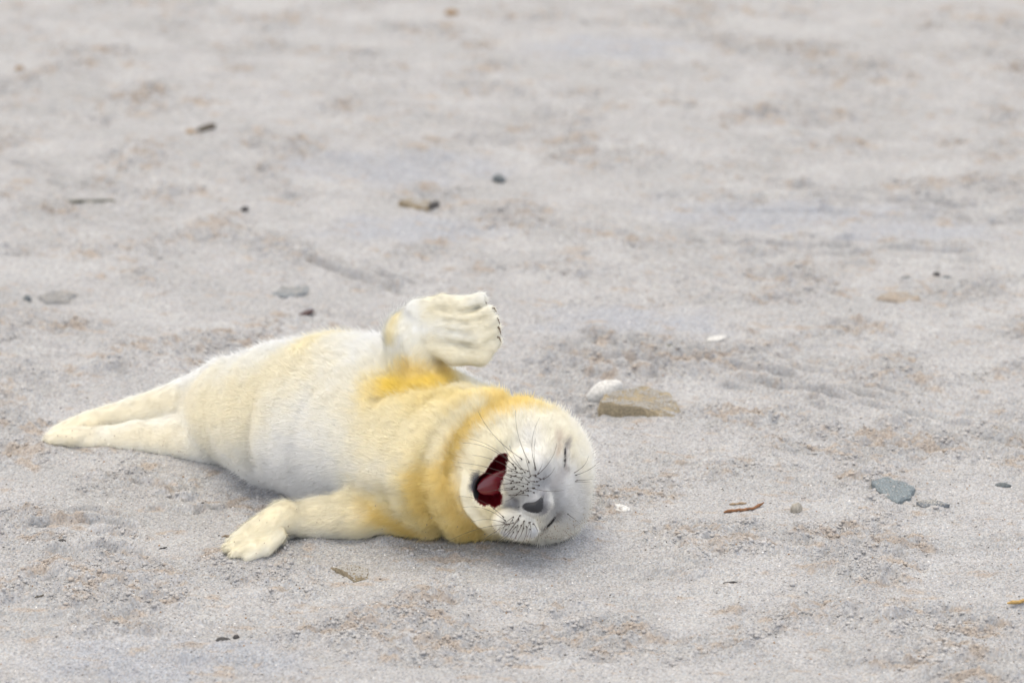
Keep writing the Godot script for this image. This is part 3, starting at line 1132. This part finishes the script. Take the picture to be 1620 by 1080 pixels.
func low_ball(seed_: int) -> ArrayMesh:
	var s := SphereMesh.new()
	s.radius = 1.0
	s.height = 2.0
	s.radial_segments = 7
	s.rings = 4
	var a := s.get_mesh_arrays()
	var v: PackedVector3Array = a[Mesh.ARRAY_VERTEX]
	var nn := FastNoiseLite.new()
	nn.seed = seed_
	nn.frequency = 0.9
	for i in v.size(): v[i] *= 1.0 + 0.45 * nn.get_noise_3dv(v[i])
	return arrays_mesh(v, a[Mesh.ARRAY_NORMAL], a[Mesh.ARRAY_INDEX])

func build_finds() -> void:
	var crumb_tint := FastNoiseLite.new()
	crumb_tint.seed = 41
	crumb_tint.frequency = 7.0
	var sand_here := func(x: float, z: float) -> Color:
		return col_kept[clampi(hz.bsearch(z), 0, hz.size() - 1) * hx.size() + clampi(hx.bsearch(x), 0, hx.size() - 1)]
	scatter("sand_crumbs", 110000, 5, func(x: float, z: float, r: RandomNumberGenerator) -> Array:
		var k := rough_here(x, z)
		if r.randf() > 0.22 + k * 0.78: return []
		if on_pup(x, z): return []
		var c: Color = sand_here.call(x, z)
		var g := r.randf_range(0.74, 0.98)
		return [0.0007 + 0.0009 * r.randf(), Color(c.r * g, c.g * g, c.b * g)], low_ball(3), M.crumb, "loose crumbs of pale and tan sand strewn over the beach")
	scatter("sand_clods", 17000, 8, func(x: float, z: float, r: RandomNumberGenerator) -> Array:
		var k := rough_here(x, z)
		if r.randf() > pow(k, 2.5) * clampf(0.15 + crumb_tint.get_noise_2d(x * 1.5, z * 1.5) * 2.2, 0.02, 1.0): return []
		if on_pup(x, z): return []
		var c: Color = sand_here.call(x, z)
		var g := r.randf_range(0.80, 0.96)
		return [0.0014 + 0.0026 * pow(r.randf(), 2.5), Color(c.r * g, c.g * g * 0.985, c.b * g * 0.96)], low_ball(4), M.crumb, "small clods of damp sand heaped in the churned patches")
	scatter("sand_grit", 4500, 6, func(x: float, z: float, r: RandomNumberGenerator) -> Array:
		if on_pup(x, z): return []
		var c := Color(0.14, 0.13, 0.12) if r.randf() < 0.5 else (Color(0.75, 0.73, 0.7) if r.randf() < 0.55 else Color(0.30, 0.19, 0.11))
		return [r.randf_range(0.0007, 0.0016), c], low_ball(9), M.crumb, "dark and white specks of grit mixed into the sand")
	# the flint and its neighbour
	var flint := slab([[-0.066, 0.040, 0.030], [-0.056, 0.010, 0.036], [0.010, -0.040, 0.034], [0.055, -0.035, 0.022], [0.068, 0.010, 0.012], [0.060, 0.045, 0.006], [0.036, 0.046, 0.008], [0.010, 0.040, 0.018], [-0.026, 0.044, 0.026]], Color(0.42, 0.35, 0.235), 0.006, 3)
	dust(find("flint_stone", flint, M.stone, 0.424, -0.60, 0.0, Vector3.ZERO, "tan broken flint with pale sanded top, largest stone on the beach", "stone"), 2600, 9011)
	find("shell_fragment", pebble(Vector3(0.036, 0.019, 0.022), 12, 7, 0.3), M.white, 0.368, -0.655, 0.012, Vector3(0, 10, 24), "thick white shell fragment leaning against the tan flint", "shell")
	# slate
	var slate := slab([[-0.036, -0.046, 0.005], [-0.012, -0.062, 0.006], [0.012, -0.042, 0.006], [0.033, -0.010, 0.005], [0.020, 0.034, 0.005], [0.002, 0.062, 0.005], [-0.016, 0.030, 0.005]], Color(0.24, 0.28, 0.30), 0.005, 5)
	dust(find("slate_pebble", slate, M.stone, 0.829, -0.152, 0.0025, Vector3.ZERO, "flat blue grey slate pebble lying bare in the sand", "stone"), 70, 272)
	var slate2 := slab([[-0.022, -0.008, 0.003], [0.008, -0.016, 0.003], [0.028, 0.004, 0.002], [-0.010, 0.014, 0.003]], Color(0.27, 0.29, 0.31), 0.003, 6)
	dust(find("slate_chip", slate2, M.stone, 0.882, -0.085, 0.003, Vector3.ZERO, "small grey slate chip almost buried beside the blue slate pebble", "stone"), 260, 710)
	find("quartz_pebble", pebble(Vector3(0.012, 0.012, 0.010), 21, 8, 0.15), M.quartz, 0.664, -0.040, 0.006, Vector3(0, 20, 0), "small cloudy beige quartz pebble standing between twig and slate", "stone")
	find("driftwood_twig", twig([Vector3(-0.036, 0.002, 0.006), Vector3(-0.012, 0.004, 0.002), Vector3(0.010, 0.003, -0.008), Vector3(0.030, 0.006, -0.030)], 0.0026, 4), M.rust, 0.583, -0.034, 0.0, Vector3.ZERO, "rusty brown bent twig on the sand near the quartz pebble", "twig")
	find("bark_scrap", twig([Vector3(-0.014, 0.002, 0), Vector3(0.014, 0.003, -0.004)], 0.0024, 8), M.tan, 0.572, -0.068, 0.0, Vector3.ZERO, "short tan bark scrap lying just behind the rusty twig", "bark")
	find("white_shell", pebble(Vector3(0.015, 0.005, 0.022), 31, 6, 0.4), M.white, 0.384, -0.080, 0.002, Vector3(0, 30, 0), "low white shell bit in the sand beside the pup's forehead", "shell")
	dust(find("stone_chip", slab([[-0.030, -0.030, 0.006], [-0.004, -0.034, 0.009], [0.028, -0.030, 0.004], [0.030, 0.010, 0.003], [0.008, 0.026, 0.006], [-0.004, 0.002, 0.009], [-0.014, -0.010, 0.010]], Color(0.34, 0.28, 0.19), 0.003, 9), M.stone, -0.042, 0.243, 0.0, Vector3.ZERO, "half buried pale stone chip with brown edge below the pup's lower flipper", "stone"), 900, 2510)
	find("grey_pebble", pebble(Vector3(0.015, 0.012, 0.018), 33, 9, 0.4), M.slate, 0.185, -2.095, 0.004, Vector3(0, 20, 0), "round dark green grey pebble alone on open sand", "stone")
	dust(find("brown_stone", slab([[-0.028, 0.004, 0.013], [-0.010, -0.026, 0.012], [0.030, -0.026, 0.005], [0.026, 0.030, 0.006], [0.010, 0.028, 0.008]], Color(0.33, 0.26, 0.16), 0.004, 14), M.stone, 0.022, -1.90, 0.0, Vector3.ZERO, "tan sided stone with sanded top beside a small black pebble", "stone"), 800, 2611)
	find("black_pebble", pebble(Vector3(0.014, 0.009, 0.012), 35, 8, 0.2), M.black, 0.062, -1.885, 0.003, Vector3(0, 30, 25), "small black pebble touching the tan sided stone", "stone")
	find("dark_shard", pebble(Vector3(0.022, 0.010, 0.012), 36, 7, 0.1), M.brown, -0.410, -2.445, 0.004, Vector3(0, 15, 18), "dark brown pointed shard lying beside a tan crumb of stone", "stone")
	find("tan_crumb", pebble(Vector3(0.012, 0.006, 0.010), 37, 8, 0.3), M.tan, -0.440, -2.435, 0.002, Vector3.ZERO, "tan crumb of stone touching the dark brown shard", "stone")
	find("purple_pebble", pebble(Vector3(0.009, 0.007, 0.010), 38, 8, 0.3), M.black, -0.302, -1.836, 0.003, Vector3.ZERO, "small blackish purple pebble alone between the green twig and tan stone", "stone")
	find("seaweed", twig([Vector3(-0.046, 0.003, 0.0), Vector3(0.0, 0.004, 0.004), Vector3(0.046, 0.003, -0.002)], 0.0035, 12), M.green, -0.602, -1.90, 0.004, Vector3.ZERO, "straight grey green weed stem flat on the sand", "weed")
	find("mussel_shell", pebble(Vector3(0.017, 0.005, 0.010), 40, 6, 0.6), M.plum, -0.161, -1.200, 0.006, Vector3(0, 20, 14), "slim plum brown mussel shell behind the raised flipper", "shell")
	find("blue_grey_stone", pebble(Vector3(0.008, 0.011, 0.012), 42, 8, 0.2), M.slate, -0.672, -1.28, 0.003, Vector3(0, 0, 20), "dark slate stone upright at the end of a low grey ridge", "stone")
	dust(find("grey_ridge_stone", slab([[-0.030, -0.01, 0.006], [0.0, -0.04, 0.008], [0.036, -0.03, 0.006], [0.030, 0.02, 0.006], [-0.01, 0.02, 0.005]], Color(0.33, 0.33, 0.33), 0.006, 43), M.stone, -0.625, -1.28, -0.003, Vector3.ZERO, "low grey stone ridge half sunk behind the pup's tail end", "stone"), 500, 1516)
	dust(find("blue_slab", slab([[-0.030, 0.01, 0.004], [-0.012, -0.028, 0.006], [0.036, -0.030, 0.005], [0.030, 0.004, 0.004], [0.0, 0.026, 0.004]], Color(0.32, 0.345, 0.365), 0.006, 45), M.stone, -0.198, -1.325, 0.001, Vector3.ZERO, "broken blue grey slab flush with the sand behind the mussel shell", "stone"), 380, 909)
	dust(find("tan_slab", slab([[-0.042, 0.0, 0.008], [-0.02, -0.03, 0.010], [0.04, -0.03, 0.008], [0.032, 0.012, 0.007], [0.0, 0.02, 0.006]], Color(0.46, 0.39, 0.32), 0.005, 46), M.stone, 0.913, -1.245, -0.001, Vector3.ZERO, "long tan slab of packed sand near two dark pebbles", "stone"), 300, 908)
	find("long_white_shell", pebble(Vector3(0.020, 0.005, 0.014), 47, 6, 0.5), M.white, 0.572, -1.012, 0.003, Vector3(0, 12, 8), "long white shell lying alone behind the tan flint", "shell")
	find("olive_pebble", pebble(Vector3(0.016, 0.006, 0.014), 48, 8, 0.3), M.green, 0.488, -0.942, 0.002, Vector3.ZERO, "olive grey pebble in front of the long white shell", "stone")
	find("ochre_stone", pebble(Vector3(0.011, 0.009, 0.012), 49, 8, 0.3), M.ochre, -0.833, -2.955, 0.003, Vector3.ZERO, "small ochre stone on smooth sand far behind the pup's tail", "stone")
	find("brown_clod", pebble(Vector3(0.018, 0.010, 0.016), 50, 8, 0.4), M.ochre, 0.078, -3.455, 0.003, Vector3.ZERO, "brown clod of packed sand, farthest find behind the round pebble", "clod")
	find("dark_pebble", pebble(Vector3(0.008, 0.006, 0.009), 51, 8, 0.3), M.black, 0.990, -1.393, 0.002, Vector3.ZERO, "small dark pebble behind the long tan slab", "stone")
	find("dark_pebble", pebble(Vector3(0.009, 0.004, 0.008), 52, 8, 0.3), M.slate, 1.008, -1.378, 0.001, Vector3.ZERO, "flat grey pebble touching the dark pebble behind the tan slab", "stone")
	find("blue_pebble", pebble(Vector3(0.012, 0.005, 0.012), 53, 8, 0.3), M.slate, 0.931, -1.362, 0.002, Vector3.ZERO, "bluish pebble between the tan slab and the dark pebble", "stone")
	find("straw", twig([Vector3(-0.020, 0.003, 0.008), Vector3(0.02, 0.006, 0.0), Vector3(0.06, 0.004, -0.012)], 0.0030, 13), M.straw, 0.985, 0.372, 0.0, Vector3.ZERO, "golden straw stalk on bare sand", "straw")
	find("charred_stick", twig([Vector3(-0.014, 0.002, 0.002), Vector3(0.004, 0.003, 0.0), Vector3(0.018, 0.002, -0.002)], 0.0022, 14), M.black, 0.548, 0.290, 0.0, Vector3.ZERO, "short charred stick on flat sand below the rusty twig", "stick")
	find("slate_splinter", pebble(Vector3(0.014, 0.005, 0.008), 54, 7, 0.1), M.slate, 1.008, -0.19, 0.002, Vector3.ZERO, "dark slate splinter on bare sand beyond the grey slate chip", "stone")
	find("weed_scrap", pebble(Vector3(0.007, 0.004, 0.006), 55, 7, 0.1), M.black, -0.499, 0.086, 0.002, Vector3.ZERO, "small black weed scrap level with the lower flipper tip", "weed")
	find("weed_scrap", twig([Vector3(-0.006, 0.002, 0.002), Vector3(0.006, 0.003, -0.004)], 0.0016, 15), M.black, -0.338, 0.116, 0.0, Vector3.ZERO, "thin black weed scrap lying just off the lower flipper's claws", "weed")
	find("coal_crumb", pebble(Vector3(0.012, 0.005, 0.010), 56, 7, 0.1), M.black, -0.224, 0.500, 0.001, Vector3.ZERO, "black coal crumb in rough foreground sand", "coal")
	find("coal_crumb", pebble(Vector3(0.006, 0.005, 0.006), 57, 7, 0.1), M.black, -0.204, 0.494, 0.001, Vector3.ZERO, "tiny coal crumb beside the larger black coal crumb", "coal")
	find("bark_stick", twig([Vector3(-0.008, 0.002, 0.004), Vector3(0.008, 0.003, -0.004)], 0.0018, 16), M.brown, -0.51, 0.36, 0.0, Vector3.ZERO, "short dark bark stick among clods of foreground sand", "stick")

# ---------------------------------------------------------------- materials
func grained(c: Color, rough: float) -> StandardMaterial3D:
	var m := mat(c, rough, 0.4)
	if not M.has("grain"):
		var nt := NoiseTexture2D.new()
		nt.width = 256
		nt.height = 256
		nt.seamless = true
		var fn := FastNoiseLite.new()
		fn.seed = 71
		fn.frequency = 0.04
		fn.fractal_octaves = 5
		nt.noise = fn
		var g := Gradient.new()
		g.set_color(0, Color(0.62, 0.62, 0.62))
		g.set_color(1, Color(1, 1, 1))
		nt.color_ramp = g
		M.grain = nt
	m.albedo_texture = M.grain
	m.uv1_triplanar = true
	m.uv1_scale = Vector3.ONE * 14.0
	return m

func make_materials() -> void:
	M.skin = mat(Color(1, 1, 1), 0.9, 0.2)
	M.skin.vertex_color_use_as_albedo = true
	M.gum = mat(Color(1, 1, 1), 0.3, 0.5)
	M.gum.vertex_color_use_as_albedo = true
	M.fur = mat(Color(1, 1, 1), 0.65, 0.3)
	M.fur.vertex_color_use_as_albedo = true
	M.fur.backlight_enabled = true
	M.fur.backlight = Color(0.4, 0.4, 0.4)
	M.nose = grained(Color(0.055, 0.056, 0.062), 0.7)
	M.nose.uv1_scale = Vector3.ONE * 60.0
	M.eye = mat(Color(0.012, 0.011, 0.011), 0.4)
	M.tongue = mat(Color(0.15, 0.008, 0.016), 0.22, 0.6)
	M.whisker = mat(Color(0.06, 0.045, 0.035), 0.5)
	M.claw = mat(Color(0.16, 0.12, 0.08), 0.5)
	M.crumb = mat(Color(1, 1, 1), 0.95, 0.15)
	M.crumb.vertex_color_use_as_albedo = true
	M.stone = mat(Color(1, 1, 1), 0.75, 0.35)
	M.stone.vertex_color_use_as_albedo = true
	grained(Color.WHITE, 1.0)
	M.stone.albedo_texture = M.grain
	M.stone.uv1_triplanar = true
	M.stone.uv1_scale = Vector3.ONE * 20.0
	M.white = grained(Color(0.78, 0.77, 0.74), 0.6)
	M.quartz = grained(Color(0.48, 0.44, 0.37), 0.35)
	M.rust = grained(Color(0.30, 0.145, 0.07), 0.8)
	M.tan = grained(Color(0.42, 0.31, 0.20), 0.8)
	M.slate = grained(Color(0.15, 0.17, 0.18), 0.7)
	M.black = grained(Color(0.07, 0.066, 0.066), 0.7)
	M.brown = grained(Color(0.12, 0.10, 0.075), 0.7)
	M.green = grained(Color(0.20, 0.20, 0.16), 0.8)
	M.plum = grained(Color(0.085, 0.045, 0.045), 0.45)
	M.ochre = grained(Color(0.34, 0.23, 0.13), 0.85)
	M.straw = grained(Color(0.62, 0.40, 0.14), 0.6)
	M.sand = mat(Color(1, 1, 1), 0.95, 0.15)
	M.sand.vertex_color_use_as_albedo = true
	M.sand.albedo_texture = sand_texture(1, 0.74, 1.0, 1.6, true)
	M.sand.uv1_triplanar = true
	M.sand.uv1_world_triplanar = true
	M.sand.uv1_scale = Vector3.ONE * 0.75
	M.sand.uv1_triplanar_sharpness = 4.0

func _ready() -> void:
	rng.seed = 20240611
	var cam := Camera3D.new()
	cam.name = "camera"
	add_child(cam)
	cam.position = Vector3(0.21, 2.76817, 8.08181)
	cam.rotation = Vector3(-TILT, 0, 0)
	cam.near = 0.1
	cam.far = 1500.0
	var lens := CameraAttributesPhysical.new()
	lens.frustum_focal_length = 275.5
	lens.frustum_focus_distance = 8.42
	lens.exposure_aperture = 5.6
	lens.frustum_near = 0.1
	lens.frustum_far = 1500.0
	cam.attributes = lens
	cam.fov = 7.27
	cam.current = true
	var sky_mat := ProceduralSkyMaterial.new()
	sky_mat.sky_top_color = Color(0.84, 0.86, 0.905)
	sky_mat.sky_horizon_color = Color(0.90, 0.90, 0.91)
	sky_mat.ground_bottom_color = Color(0.6, 0.6, 0.6)
	sky_mat.ground_horizon_color = Color(0.75, 0.75, 0.75)
	sky_mat.sun_angle_max = 1.0
	var sky := Sky.new()
	sky.sky_material = sky_mat
	var env := Environment.new()
	env.background_mode = Environment.BG_SKY
	env.sky = sky
	env.background_energy_multiplier = 1.0
	env.tonemap_mode = Environment.TONE_MAPPER_LINEAR
	env.tonemap_exposure = 2.1
	env.sdfgi_enabled = true
	env.ssao_enabled = true
	env.ssil_enabled = true
	var we := WorldEnvironment.new()
	we.name = "world_environment"
	we.environment = env
	add_child(we)
	var sun := DirectionalLight3D.new()
	sun.name = "sun"
	sun.rotation = Vector3(deg_to_rad(-80), deg_to_rad(-120), 0)
	sun.light_energy = 0.42
	sun.light_color = Color(1.0, 0.96, 0.90)
	sun.light_angular_distance = 40.0
	sun.shadow_enabled = true
	add_child(sun)
	make_materials()
	build_pup()
	build_sand()
	build_finds()
